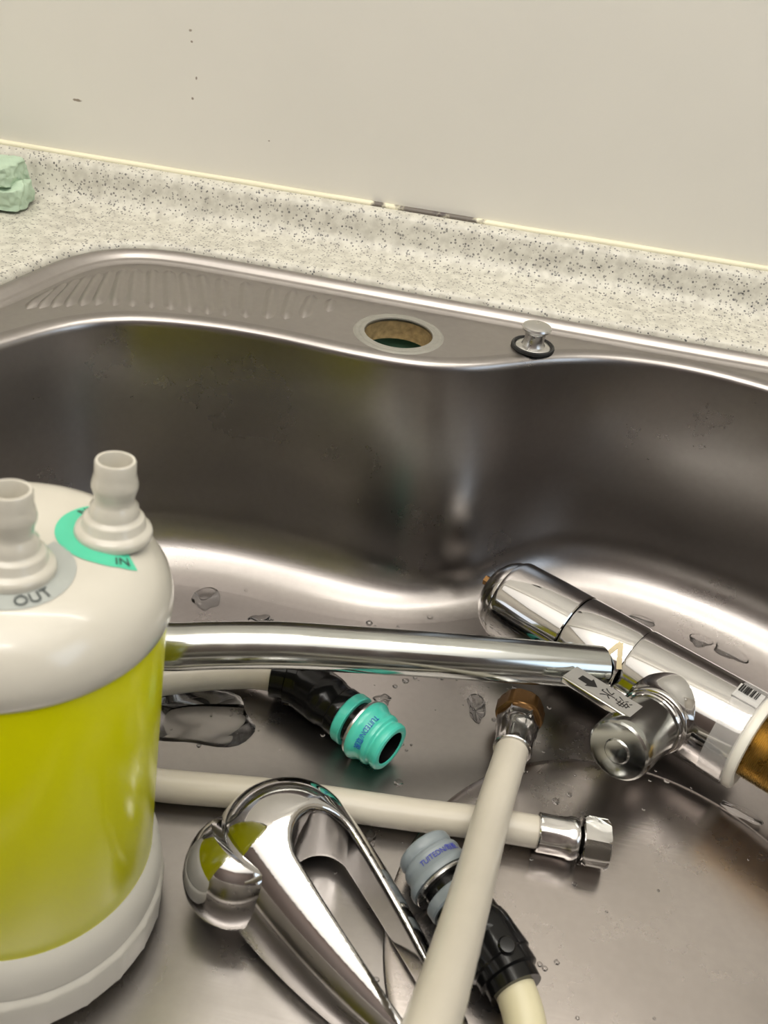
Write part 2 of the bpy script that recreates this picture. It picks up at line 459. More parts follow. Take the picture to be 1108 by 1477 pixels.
# ------------------------------------------------------------------ sink loops
rim_pts = [(-0.262, 0.300), (-0.250, 0.340), (-0.239, 0.3613), (-0.2295, 0.378), (-0.2186, 0.3942), (-0.2046, 0.4058), (-0.1887, 0.4146), (-0.1706, 0.4186),
           (-0.152, 0.4219), (-0.1129, 0.4227), (-0.0731, 0.4192), (-0.0351, 0.4195), (-0.0204, 0.4229), (-0.0059, 0.4287), (0.0161, 0.4427),
           (0.039, 0.4582), (0.0587, 0.4671), (0.0788, 0.4725), (0.1186, 0.475), (0.1596, 0.4667), (0.212, 0.446), (0.262, 0.408), (0.300, 0.345),
           (0.315, 0.25), (0.310, 0.12), (0.285, 0.035), (0.225, -0.005), (0.12, -0.015), (-0.08, -0.015), (-0.20, -0.01), (-0.255, 0.03), (-0.278, 0.11), (-0.276, 0.21)]
out_pts = [(-0.318, 0.25), (-0.292, 0.34), (-0.268, 0.4151), (-0.2626, 0.4429), (-0.2546, 0.4693), (-0.2417, 0.4885), (-0.2242, 0.4999), (-0.2037, 0.5045), (-0.181, 0.5052),
           (-0.1365, 0.5046), (-0.06, 0.5030), (0.08, 0.5012), (0.22, 0.4998), (0.32, 0.4985), (0.362, 0.490), (0.385, 0.46), (0.390, 0.40), (0.390, 0.2), (0.388, 0.02),
           (0.372, -0.045), (0.32, -0.062), (0.1, -0.065), (-0.15, -0.065), (-0.29, -0.06), (-0.325, -0.035), (-0.335, 0.03), (-0.332, 0.15)]
def resample(pts, n):
    d = [0.0]
    for a, b in zip(pts, pts[1:] + pts[:1]): d.append(d[-1] + (b - a).length)
    tot = d[-1]; out = []; k = 0
    for i in range(n):
        t = tot * i / n
        while d[k + 1] < t: k += 1
        f = (t - d[k]) / (d[k + 1] - d[k])
        out.append(pts[k].lerp(pts[(k + 1) % len(pts)], f))
    return out
def smooth_loop(pts, it):
    for _ in range(it):
        pts = [(pts[i - 1] + pts[i] * 2 + pts[(i + 1) % len(pts)]) / 4 for i in range(len(pts))]
    return pts
def offset(loop, d):
    """move inwards by d (a number or a list); loops run clockwise seen from above"""
    n = len(loop); out = []
    for i in range(n):
        t = (loop[(i + 1) % n] - loop[i - 1]).normalized()
        nr = V((t.y, -t.x, 0))
        out.append(loop[i] + nr * (d[i] if isinstance(d, list) else d))
    return out
NR = 300
rim = smooth_loop(resample(catmull([(x, y, 0) for x, y in rim_pts], 10, True), NR), 6)
outer = smooth_loop(resample(catmull([(x, y, 0) for x, y in out_pts], 10, True), NR), 6)

def loft(loops, zs=None):
    n = len(loops[0]); vs, fs = [], []
    for k, lp in enumerate(loops):
        for i, p in enumerate(lp):
            z = zs[k] if zs else 0
            vs.append(V((p.x, p.y, z[i] if isinstance(z, list) else z)))
    for k in range(len(loops) - 1):
        for i in range(n):
            j = (i + 1) % n
            fs.append((k * n + i, k * n + j, (k + 1) * n + j, (k + 1) * n + i))
    return vs, fs

def fill(loops, z):
    """flat sheet bounded by the first loop with holes given by the others"""
    bm = bmesh.new()
    for lp in loops:
        vs = [bm.verts.new((p.x, p.y, z)) for p in lp]
        for i in range(len(vs)): bm.edges.new((vs[i], vs[(i + 1) % len(vs)]))
    bmesh.ops.triangle_fill(bm, use_beauty=True, use_dissolve=False, edges=bm.edges[:], normal=(0, 0, 1))
    bm.verts.index_update()
    g = ([v.co.copy() for v in bm.verts], [tuple(v.index for v in f.verts) for f in bm.faces])
    bm.free()
    return g
def circ(cx, cy, r, n=64):
    return [V((cx + r * math.cos(2 * PI * i / n), cy + r * math.sin(2 * PI * i / n), 0)) for i in range(n)]

# ------------------------------------------------------------------ countertop with coved splash
ct = thing('countertop', 'speckled pale stone worktop with coved splash around the sink', 'countertop', (-0.5, 0.3, -0.03))
hole_edge = [offset(outer, -d) for d in (0.0007, 0.0009, 0.0018, 0.0035, 0.0062)]
rect = [V((-1.69, -0.125, 0)), V((-1.69, 0.534, 0)), V((1.49, 0.534, 0)), V((1.49, -0.125, 0))]
rr = []
for a, b in zip(rect, rect[1:] + rect[:1]): rr += [a.lerp(b, i / 40) for i in range(40)]
g_edge = loft(hole_edge, [-0.025, 0.0030, 0.0055, 0.0070, 0.0075])
g_top = fill([rr, hole_edge[-1]], 0.0075)
obj('worktop', join(g_edge, g_top), M['stone'], ct, sharp=60)
prof = [(0.534, 0.0075), (0.5385, 0.0078), (0.5430, 0.0092), (0.5468, 0.0120), (0.5495, 0.0160), (0.5512, 0.0205), (0.5525, 0.0255), (0.5540, 0.0298), (0.5562, 0.0323), (0.5592, 0.0333), (0.5648, 0.0335), (0.5648, -0.025), (0.534, -0.025), (0.534, 0.0075)]
xs = [-1.69 + 3.18 * i / 60 for i in range(61)]
vs = [V((x, y, z)) for x in xs for y, z in prof]
k = len(prof)
fs = [(i * k + j, i * k + j + 1, (i + 1) * k + j + 1, (i + 1) * k + j) for i in range(60) for j in range(k - 1)]
obj('splash', (vs, fs), M['stone'], ct, sharp=60)
obj('front_edge', boxg((-0.1, -0.1285, -0.0145), (1.59, 0.0035, 0.0205)), M['stone'], ct, flat=True)

# ------------------------------------------------------------------ sink
sk = thing('kitchen_sink', 'large stainless steel sink with a wavy back edge and drainer ribs', 'sink', (0.0, 0.2, FZ - 0.004))
bead_prof = [(0.0001, -0.004), (0.0003, 0.0015), (0.0012, 0.0036), (0.0030, 0.0050), (0.0052, 0.0053), (0.0074, 0.0047), (0.0092, 0.0034), (0.0104, 0.0022), (0.0112, 0.0017), (0.0122, 0.0015), (0.0132, 0.0011), (0.0142, 0.0004), (0.0160, 0.0)]
bl = [offset(outer, d) for d, z in bead_prof]
obj('rim_bead', loft(bl, [z for d, z in bead_prof]), M['steel_deck'], sk, sharp=0)
lip_prof = [(-0.0080, 0.0), (-0.0060, -0.00005), (-0.0040, -0.0004), (-0.0022, -0.0012), (-0.0010, -0.0026), (-0.0003, -0.0042), (0.0, -0.0062)]
hole_c = (-0.0502, 0.4509); hole_r = 0.0193
g_deck = fill([bl[-1], offset(rim, -0.0080), circ(*hole_c, hole_r)], 0.0)
obj('deck', join(g_deck, lathe([(hole_r, 0.0), (hole_r, -0.0012)], (*hole_c, 0), (0, 0, 1), 64)), M['steel_deck'], sk, sharp=50)
# bowl: lip, wall with a little draft, rounded foot whose radius tightens at the bulge, floor
def foot(p):
    return 0.036 - 0.014 * math.exp(-((p.x + 0.004) / 0.030) ** 2) * (1 if p.y > 0.3 else 0)
def draft(p):
    return 0.007 + 0.010 * math.exp(-((p.x + 0.004) / 0.034) ** 2) * (1 if p.y > 0.3 else 0)
fr = [foot(p) for p in rim]; dr = [draft(p) for p in rim]
for _ in range(10):
    fr = [(fr[i - 1] + 2 * fr[i] + fr[(i + 1) % NR]) / 4 for i in range(NR)]
    dr = [(dr[i - 1] + 2 * dr[i] + dr[(i + 1) % NR]) / 4 for i in range(NR)]
loops, zs = [], []
for d, z in lip_prof: loops.append(offset(rim, d)); zs.append(z)
for f in (0.15, 0.35, 0.55, 0.75, 0.9, 1.0):
    loops.append(offset(rim, [dr[i] * f for i in range(NR)])); zs.append([-0.0062 + (FZ + fr[i] + 0.0062) * f for i in range(NR)])
for q in range(1, 13):
    a = PI / 2 * q / 12
    loops.append(offset(rim, [dr[i] + fr[i] * (1 - math.cos(a)) for i in range(NR)])); zs.append([FZ + fr[i] * (1 - math.sin(a)) for i in range(NR)])
loops = [smooth_loop(l, 3 + k // 2) if k > 6 else l for k, l in enumerate(loops)]
g_bowl = loft(loops, zs)
g_floor = fill([loops[-1]], FZ)
obj('bowl', join(g_bowl, g_floor), M['steel_bowl'], sk, sharp=0)
obj('residue_ring', lathe([(0.0193, -0.0002), (0.0195, 0.0007), (0.0215, 0.0010), (0.0225, 0.0005), (0.0238, 0.0009), (0.0250, 0.0006), (0.0258, 0.0)], (*hole_c, 0), (0, 0, 1), 64), M['residue'], sk, label='dull limescale ring around the open tap hole')
obj('chipboard_edge', lathe([(0.0193, -0.0012), (0.0197, -0.002), (0.0198, -0.0125), (0.0225, -0.0125), (0.0225, -0.0012), (0.0193, -0.0012)], (*hole_c, 0), (0, 0, 1), 64), M['chip'], sk, label='raw brown chipboard edge inside the tap hole')
obj('underside_lining', lathe([(0.024, -0.0124), (0.024, -0.030), (0.0, -0.030)], (*hole_c, 0), (0, 0, 1), 48), M['green_under'], sk, label='dark green lining seen through the tap hole')
# pressed drainer ribs on the back left of the deck
rt = catmull([(-0.2440, 0.4264, 0), (-0.2408, 0.4443, 0), (-0.2348, 0.4575, 0), (-0.2272, 0.4680, 0), (-0.2163, 0.4760, 0), (-0.2007, 0.4820, 0), (-0.1838, 0.4845, 0), (-0.1621, 0.4850, 0), (-0.1313, 0.4848, 0), (-0.1092, 0.4835, 0), (-0.0871, 0.4819, 0)], 10)
rb = catmull([(-0.2470, 0.3990, 0), (-0.2370, 0.4050, 0), (-0.2260, 0.4120, 0), (-0.2140, 0.4190, 0), (-0.1975, 0.4245, 0), (-0.1790, 0.4285, 0), (-0.1600, 0.4310, 0), (-0.1430, 0.4340, 0), (-0.1225, 0.4400, 0), (-0.1065, 0.4480, 0), (-0.0862, 0.4740, 0)], 10)
def rib_geo(a, b, w, h):
    ax = (b - a); Ln = ax.length; ax.normalize(); sd = V((-ax.y, ax.x, 0))
    vs, fs = [], []
    nu, nv = 24, 8
    for i in range(nu + 1):
        u = i / nu
        e = min(1.0, min(u, 1 - u) * Ln / (w * 1.1))
        ww = w * math.sqrt(max(0.02, 1 - (1 - e) ** 2))
        for j in range(nv + 1):
            v = j / nv * 2 - 1
            z = h * (math.cos(v * PI) * 0.5 + 0.5) * (1 - (1 - e) ** 2) - 0.00006
            vs.append(a + ax * (Ln * u) + sd * (v * ww * 0.5) + V((0, 0, z)))
    for i in range(nu):
        for j in range(nv):
            k = i * (nv + 1) + j
            fs.append((k, k + 1, k + nv + 2, k + nv + 1))
    return vs, fs
def at_frac(c, f):
    k = f * (len(c) - 1); i = min(int(k), len(c) - 2)
    return c[i].lerp(c[i + 1], k - i)
NRIB = 18
for i in range(NRIB):
    f = (i + 0.3) / NRIB
    a, b = at_frac(rt, f), at_frac(rb, f)
    obj('drainer_rib', rib_geo(a, b, 0.0088, 0.0021), M['steel_deck'], sk, sharp=0)

# round drain cover plate lying in the floor
dc = obj('drain_cover', lathe([(0.0, 0.0018), (0.06, 0.0018), (0.098, 0.0017), (0.1035, 0.0012), (0.1062, 0.0006), (0.1070, 0.0), (0.1070, -0.0004), (0.0, -0.0004)], (0.111, 0.204, FZ + 0.0005), (0, 0, 1), 128), M['steel_cover'], sharp=0)
tag(dc, 'large round stainless drain cover plate set in the sink floor', 'drain cover')

# stopper knob on the deck
kn = thing('stopper_knob', 'small brushed steel stopper knob with black rubber ring on the deck', 'knob', (0.0255, 0.4635, 0.0))
kc = (0.0255, 0.4635, 0.0)
obj('base_plate', lathe([(0.0, 0.0022), (0.0075, 0.0022), (0.0096, 0.0017), (0.0104, 0.0008), (0.0104, 0.0001), (0.0, 0.0001)], kc, (0, 0, 1), 48), M['brushed'], kn)
obj('rubber_ring', lathe([(0.0102, 0.0002), (0.0104, 0.0016), (0.0112, 0.0023), (0.0121, 0.0020), (0.0125, 0.0010), (0.0124, 0.0002), (0.0102, 0.0002)], kc, (0, 0, 1), 48), M['rubber'], kn, label='black rubber ring')
obj('button', lathe([(0.0, 0.0142), (0.0060, 0.0140), (0.0079, 0.0133), (0.0084, 0.0122), (0.0079, 0.0112), (0.0064, 0.0104), (0.0058, 0.0090), (0.0056, 0.0060), (0.0060, 0.0036), (0.0069, 0.0021), (0.0, 0.0021)], kc, (0, 0, 1), 48), M['brushed'], kn)

# ------------------------------------------------------------------ water filter cartridge
fn = V((0.05188, 0.12081, 0.99132)).normalized()
frot = V((0, 0, 1)).rotation_difference(fn)
fl = thing('water_filter', 'white water filter cartridge with lime yellow wrap standing in the sink', 'water filter', (-0.144, 0.1682, -0.14775), frot)
L = dict(parent=fl, local=True)
nfac = 24
def facet(r, t, a):
    if r < 0.0535 or t > 0.0185: return r
    h = (a + PI / nfac) % (2 * PI / nfac) - PI / nfac
    return r * (math.cos(PI / nfac) / math.cos(h)) ** 0.40 + (0.0003 if abs(h) > PI / nfac * 0.95 else 0)
obj('base_cup', lathe([(0.0, 0.0), (0.0520, 0.0), (0.0545, 0.0008), (0.0553, 0.0025), (0.0555, 0.0165), (0.0552, 0.0180), (0.0540, 0.0195), (0.0536, 0.0200), (0.0536, 0.0208), (0.0541, 0.0214), (0.0540, 0.0270), (0.0532, 0.0320), (0.0518, 0.0360), (0.0502, 0.0385), (0.0, 0.0385)], seg=192, rfun=facet), M['white_pl'], sharp=35, **L)
obj('yellow_wrap', lathe([(0.0495, 0.0370), (0.0500, 0.0386), (0.0500, 0.1535), (0.0495, 0.1550)], seg=96), M['yellow'], label='lime yellow wrap', **L)
# loose overlapping edge of the wrap
obj('film_seam', lathe([(0.0502, 0.0400), (0.0506, 0.0402), (0.0508, 0.095), (0.0506, 0.1500), (0.0502, 0.1502)], seg=6, a0=math.radians(99), a1=math.radians(101.5)), M['film'], label='clear loose edge of the wrap', **L)
cap_prof = [(0.0, 0.1812), (0.020, 0.1811), (0.030, 0.1805), (0.0365, 0.1792), (0.0425, 0.1762), (0.0472, 0.1718), (0.0502, 0.1668), (0.0516, 0.1620), (0.0518, 0.1585), (0.0512, 0.1560), (0.0505, 0.1548), (0.0498, 0.1540), (0.0, 0.1540)]
obj('cap', lathe(cap_prof, seg=128), M['cream'], sharp=0, **L)
IN = V((0.0276, 0.0160, 0.1800)); OUT = V((0.0102, -0.0147, 0.1808))
nip = [(0.0122, 0.0), (0.0124, 0.0015), (0.0119, 0.0030), (0.0104, 0.0036), (0.0098, 0.0042), (0.0097, 0.0066), (0.0090, 0.0074), (0.0080, 0.0078), (0.0077, 0.0086), (0.0076, 0.0110), (0.0066, 0.0122), (0.0062, 0.0135), (0.0064, 0.0155), (0.0072, 0.0180), (0.0073, 0.0192), (0.0068, 0.0215), (0.0064, 0.0230), (0.0064, 0.0268), (0.0060, 0.0275), (0.0053, 0.0275), (0.0050, 0.0268), (0.0049, 0.0150), (0.0, 0.0150)]
obj('inlet_nipple', lathe(nip, IN, seg=56), M['cream'], sharp=50, **L)
obj('outlet_nipple', lathe(nip, OUT, seg=56), M['cream'], sharp=50, **L)
def cap_z(x, y):
    r = math.hypot(x, y)
    for (r0, z0), (r1, z1) in zip(cap_prof, cap_prof[1:]):
        if r0 <= r <= r1 and r1 > r0: return z0 + (z1 - z0) * (r - r0) / (r1 - r0)
    return 0.175
def arc_label(c, r0, r1, a0, a1, n=48, lift=0.00025):
    vs, fs = [], []
    rows = 5
    for i in range(n + 1):
        a = math.radians(a0 + (a1 - a0) * i / n)
        for j in range(rows + 1):
            r = r0 + (r1 - r0) * j / rows
            x, y = c.x + r * math.cos(a), c.y + r * math.sin(a)
            vs.append(V((x, y, cap_z(x, y) + lift)))
    for i in range(n):
        for j in range(rows):
            k = i * (rows + 1) + j
            fs.append((k, k + 1, k + rows + 2, k + rows + 1))
    return vs, fs
gl = obj('inlet_label', arc_label(IN, 0.0115, 0.0180, 95, 318), M['green_lab'], label='green inlet label reading IN at both ends', sharp=0, **L)
ol = obj('outlet_label', arc_label(OUT, 0.0115, 0.0178, -150, 78), M['grey_lab'], label='grey outlet label reading OUT', sharp=0, **L)
def arc_text(s, c, r, adeg, size):
    g = text_geo(s, size, 0.00004)
    def fnn(v):
        a = math.radians(adeg) + v.x / r
        rad = r - v.y
        x, y = c.x + rad * math.cos(a), c.y + rad * math.sin(a)
        return V((x, y, cap_z(x, y) + 0.00070 + v.z))
    return wrap(g, fnn)
ROOTM[gl.name] = ROOTM[fl.name]
obj('lettering', arc_text('IN', IN, 0.0155, 304, 0.0046), M['ink'], gl, True, flat=True)
obj('lettering', arc_text('IN', IN, 0.0152, 152, 0.0044), M['ink'], gl, True, flat=True)
obj('lettering', arc_text('OUT', OUT, 0.0152, -40, 0.0052), M['ink'], ol, True, flat=True)

# ------------------------------------------------------------------ mixer tap body
bu = V((0.8335, -0.5485, 0.0640)).normalized(); A0 = V((0.0438, 0.3929, FZ + 0.0260))
fc = thing('mixer_tap', 'chrome mixer tap body lying on its side with a brass threaded shank', 'tap', (0.107, 0.357, FZ))
BR = 0.0257
def on_body(s): return A0 + bu * s
obj('end_cap', lathe([(0.0, -0.0165), (0.009, -0.0160), (0.0160, -0.0138), (0.0208, -0.0095), (0.0226, -0.0062), (0.0232, -0.0040), (0.0232, -0.0028), (0.0243, -0.0024), (0.0250, -0.0010), (0.0252, 0.0010), (0.0256, 0.0200), (0.0258, 0.0420), (0.0252, 0.0426), (0.0, 0.0426)], A0, bu, 96), M['chrome'], fc, sharp=30)
obj('cap_screw', lathe([(0.0, 0.006), (0.0030, 0.006), (0.0032, 0.0), (0.0, 0.0)], A0 + bu * -0.0215 + V((0, 0, 0.004)), bu, 6), M['old_brass'], fc, label='small rusty screw end', flat=True)
obj('centre_sleeve', lathe([(0.0, 0.0430), (0.0246, 0.0430), (0.0252, 0.0434), (0.0256, 0.0445), (0.0257, 0.0775), (0.0251, 0.0790), (0.0250, 0.0796)], A0, bu, 96), M['chrome'], fc, sharp=30)
obj('barrel', lathe([(0.0250, 0.0798), (0.0256, 0.0802), (0.0259, 0.0815), (0.0260, 0.1425), (0.0258, 0.1442), (0.0250, 0.1448), (0.0235, 0.1448)], A0, bu, 96), M['chrome'], fc, sharp=30)
obj('white_washer', lathe([(0.0160, 0.1440), (0.0246, 0.1446), (0.0253, 0.1456), (0.0253, 0.1482), (0.0246, 0.1492), (0.0215, 0.1495), (0.0200, 0.1492), (0.0160, 0.1470)], A0, bu, 72), M['washer'], fc, label='white plastic washer at the open end')
thread = [(0.0170, 0.1460)]
t = 0.1485
while t < 0.205:
    thread += [(0.0166, t), (0.0173, t + 0.0004)]
    t += 0.0008
thread += [(0.0166, t), (0.0160, t + 0.001), (0.0150, t + 0.001), (0.0150, 0.15), (0.0, 0.15)]
obj('threaded_shank', lathe(thread, A0, bu, 72), M['brass'], fc, sharp=20, label='brass threaded shank')
# side valve pointing towards the viewer
e = math.radians(12)
hd = V((bu.y, -bu.x, 0)).normalized(); hw = hd.cross(bu)
if hw.z < 0: hw = -hw
vd = hd * math.cos(e) + hw * math.sin(e)
vn = bu.cross(vd)
if vn.z < 0: vn = -vn
vo = on_body(0.1070) - vd * 0.0010
obj('valve_collar', lathe([(0.0215, 0.0150), (0.0205, 0.0215), (0.0190, 0.0250), (0.0180, 0.0275), (0.0176, 0.0300), (0.0176, 0.0318), (0.0168, 0.0326), (0.0150, 0.0326)], vo, vd, 72), M['chrome'], fc, sharp=0)
obj('valve_ring', lathe([(0.0150, 0.0326), (0.0162, 0.0330), (0.0165, 0.0340), (0.0165, 0.0358), (0.0160, 0.0366), (0.0148, 0.0368)], vo, vd, 72), M['chrome'], fc, sharp=25)
kb = obj('valve_knob', lathe([(0.0140, 0.0368), (0.0152, 0.0372), (0.0154, 0.0385), (0.0154, 0.0650), (0.0153, 0.0670), (0.0149, 0.0684), (0.0139, 0.0692), (0.0120, 0.0695), (0.0064, 0.0697), (0.0061, 0.0701), (0.0056, 0.0705), (0.0034, 0.0707), (0.0, 0.0708)], vo, vd, 72), M['chrome_worn'], fc, sharp=25)
# switch blade: a flat chrome bar that leaves the knob along the body, with a printed silver plate on top
bc = vo + vd * 0.0555 + vn * 0.0130 - bu * 0.0195
blade = obj('switch_blade', boxg(bc, (0.0205, 0.0074, 0.0018), bu, vd, vn), M['chrome'], fc)
bevel_obj(blade, 0.0009, 3)
plate = obj('switch_plate', boxg(bc + vn * 0.00195 - bu * 0.0005, (0.0195, 0.0068, 0.00025), bu, vd, vn), M['plate'], blade, flat=True, label='silver plate printed with an arrow and two Japanese characters')
ROOTM[plate.name] = ROOTM[fc.name]
# lettering reads with its top towards the knob, one character under the other, then an arrow
side = vd            # the reader's right is towards the body's back
pc = bc + vn * 0.00226
txt_right = -side if (bu.cross(-side)).dot(vn) < 0 else side
def on_plate(g, along):
    return wrap(g, lambda v: pc + bu * (along + v.y) + txt_right * v.x + vn * v.z)
arrow = ([V((-0.0022, -0.0042, 0)), V((0.0022, -0.0042, 0)), V((0.0022, 0.0004, 0)), V((0.0042, 0.0004, 0)), V((0, 0.0046, 0)), V((-0.0042, 0.0004, 0)), V((-0.0022, 0.0004, 0))], [(0, 1, 2, 3, 4, 5, 6)])
pr = [on_plate(text_geo('\u6d44', 0.0084, 0.00003), 0.0090), on_plate(text_geo('\u6c34', 0.0084, 0.00003), 0.0010), on_plate(([v * 1.12 for v in arrow[0]], arrow[1]), -0.0095)]
fc_print = obj('plate_print', join(*pr), M['black_ink'], fc, flat=True, label='black arrow and characters')
# yellowed scraps of tape stuck to the sleeve
def body_strip(s0, a0, s1, a1, w, r, n=12):
    vs, fs = [], []
    x, y, z = frame(bu)
    d2 = V((s1 - s0, (a1 - a0) * r, 0)).normalized(); nn = V((-d2.y, d2.x, 0))
    for i in range(n + 1):
        s = s0 + (s1 - s0) * i / n; a = a0 + (a1 - a0) * i / n
        for lift in (0.0001, 0.0007):
            for sd in (-0.5, 0.5):
                ss = s + nn.x * w * sd; aa = a + nn.y * w * sd / r
                vs.append(A0 + bu * ss + (x * math.cos(aa) + y * math.sin(aa)) * (r + lift))
    for i in range(n):
        k = i * 4
        fs += [(k, k + 4, k + 5, k + 1), (k + 2, k + 3, k + 7, k + 6), (k, k + 2, k + 6, k + 4), (k + 1, k + 5, k + 7, k + 3)]
    fs += [(0, 1, 3, 2), (n * 4, n * 4 + 2, n * 4 + 3, n * 4 + 1)]
    return vs, fs
# frame(bu): x points up, y = bu x x -> towards the viewer when negative
xx, yy, zz = frame(bu)
sg = 1 if yy.y < 0 else -1
obj('tape_scrap', join(body_strip(0.0735, sg * 0.42, 0.0800, sg * 0.90, 0.0026, BR), body_strip(0.0735, sg * 0.42, 0.0695, sg * 0.95, 0.0024, BR)), M['tie'], fc, sharp=30, label='yellowed scrap of tape shaped like an upside-down V')
obj('barcode_sticker', body_strip(0.1315, sg * -0.02, 0.1440, sg * -0.02, 0.011, 0.0260), M['barcode'], fc, sharp=30, label='pale sticker with a black barcode')
bars = []
s = 0.1330
while s < 0.1425:
    wd = random.choice([0.0004, 0.0007, 0.0011])
    bars.append(body_strip(s, sg * -0.20, s, sg * 0.02, wd, 0.0266, 6)); s += wd + random.choice([0.0004, 0.0007])
obj('barcode_bars', join(*bars), M['black_ink'], fc, flat=True)
obj('tape_band', body_strip(0.1390, sg * -0.5, 0.1390, sg * 1.9, 0.013, 0.0261, 30), M['tape'], fc, sharp=30, label='clear tape wrapped around the barrel')

# ------------------------------------------------------------------ loose spout pipe
spath = catmull([(-0.186, 0.2600, FZ + 0.006), (-0.185, 0.2610, -0.130), (-0.177, 0.2640, -0.1090), (-0.160, 0.2675, -0.0978), (-0.140, 0.2695, -0.0948), (-0.1178, 0.2728, -0.0942), (-0.1025, 0.2778, -0.0940), (-0.0703, 0.2874, -0.0940), (-0.0390, 0.2971, -0.0972), (0.0290, 0.3155, -0.1027), (0.0899, 0.3356, -0.1122)], 8)
sp = obj('tap_spout', pipe_open(spath, 0.0114, 0.0010, 40), M['chrome_worn'], sharp=40)
tag(sp, 'long chrome spout pipe lying across the sink, bent behind the filter', 'pipe')

# ------------------------------------------------------------------ hoses
def crimp(origin, axis, r, length, seg=64):
    """crimped ferrule with shallow pressed facets and a rolled end"""
    def rf(rr, t, a):
        if 0.08 * length < t < 0.66 * length:
            return rr * (1 - 0.055 * (0.5 + 0.5 * math.cos(8 * a)))
        return rr
    pr = [(r * 0.86, 0), (r * 1.06, 0.0004), (r * 1.10, 0.001), (r * 1.10, 0.12 * length), (r * 1.10, 0.30 * length), (r * 1.10, 0.50 * length), (r * 1.12, 0.70 * length), (r * 1.20, 0.78 * length), (r * 1.20, 0.90 * length), (r * 1.10, 0.98 * length), (r * 0.8, length)]
    return lathe(pr, origin, axis, seg, rfun=rf)

# hose lying across, chrome nut at its end
ha = thing('supply_hose', 'white hose running across the floor from the filter to a chrome nut', 'hose', (0.0, 0.25, FZ))
hz = FZ + 0.0127
pa = catmull([(-0.215, 0.218, FZ + 0.0086), (-0.165, 0.230, FZ + 0.0086), (-0.1132, 0.2338, FZ + 0.0086), (-0.0568, 0.2420, FZ + 0.0088), (0.0091, 0.2475, FZ + 0.0098), (0.045, 0.2500, FZ + 0.0120), (0.0675, 0.2508, hz)], 8)
obj('hose_tube', tube(pa, 0.0076, 28, jitter=0.00015), M['hose'], ha, sharp=60)
axA = (pa[-1] - pa[-6]).normalized(); axA = V((axA.x, axA.y, 0)).normalized()
obj('ferrule', crimp(pa[-1] - axA * 0.002, axA, 0.0083, 0.0195), M['nut_steel'], ha, sharp=30)
obj('hex_nut', hexnut(pa[-1] + axA * 0.0185, axA, 0.0127, 0.0130, hole=0.004, ref=(0, 0, 1)), M['chrome'], ha, sharp=25)

# hose rising towards the viewer, tarnished brass union at its far end
hb = thing('inlet_hose', 'white hose arching up towards the viewer from a tarnished brass union', 'hose', (0.0545, 0.3206, FZ))
pb = catmull([(0.0520, 0.3010, -0.1378), (0.0506, 0.2890, -0.1366), (0.0461, 0.2644, -0.1333), (0.0418, 0.2383, -0.1274), (0.0376, 0.2104, -0.1150), (0.0306, 0.1673, -0.0903), (0.0242, 0.1312, -0.0674), (0.0193, 0.1065, -0.0528), (0.013, 0.080, -0.040)], 8)
obj('hose_tube', tube(pb, 0.0084, 32, jitter=0.00018), M['hose'], hb, sharp=60)
axB = (pb[0] - pb[6]).normalized()
obj('ferrule', crimp(pb[0] - axB * 0.0115, axB, 0.0090, 0.0190), M['nut_steel'], hb, sharp=30)
obj('hex_nut', hexnut(pb[0] + axB * 0.0055, axB, 0.0112, 0.0085, hole=0.004, seg=72), M['nut_steel'], hb, sharp=25)
def hexr(rad):
    def rf(r, t, a):
        h = (a + PI / 6) % (PI / 3) - PI / 6
        return min(rad * math.cos(PI / 6) / math.cos(h), r)
    return rf
obj('brass_union', lathe([(0.004, 0.0125), (0.0112, 0.0125), (0.0122, 0.0130), (0.0128, 0.0145), (0.0128, 0.0215), (0.0120, 0.0228), (0.0095, 0.0232), (0.0085, 0.0232), (0.0085, 0.015), (0.0, 0.015)], pb[0], axB, 72, rfun=hexr(0.0134)), M['old_brass'], hb, sharp=25, label='tarnished brown brass union')

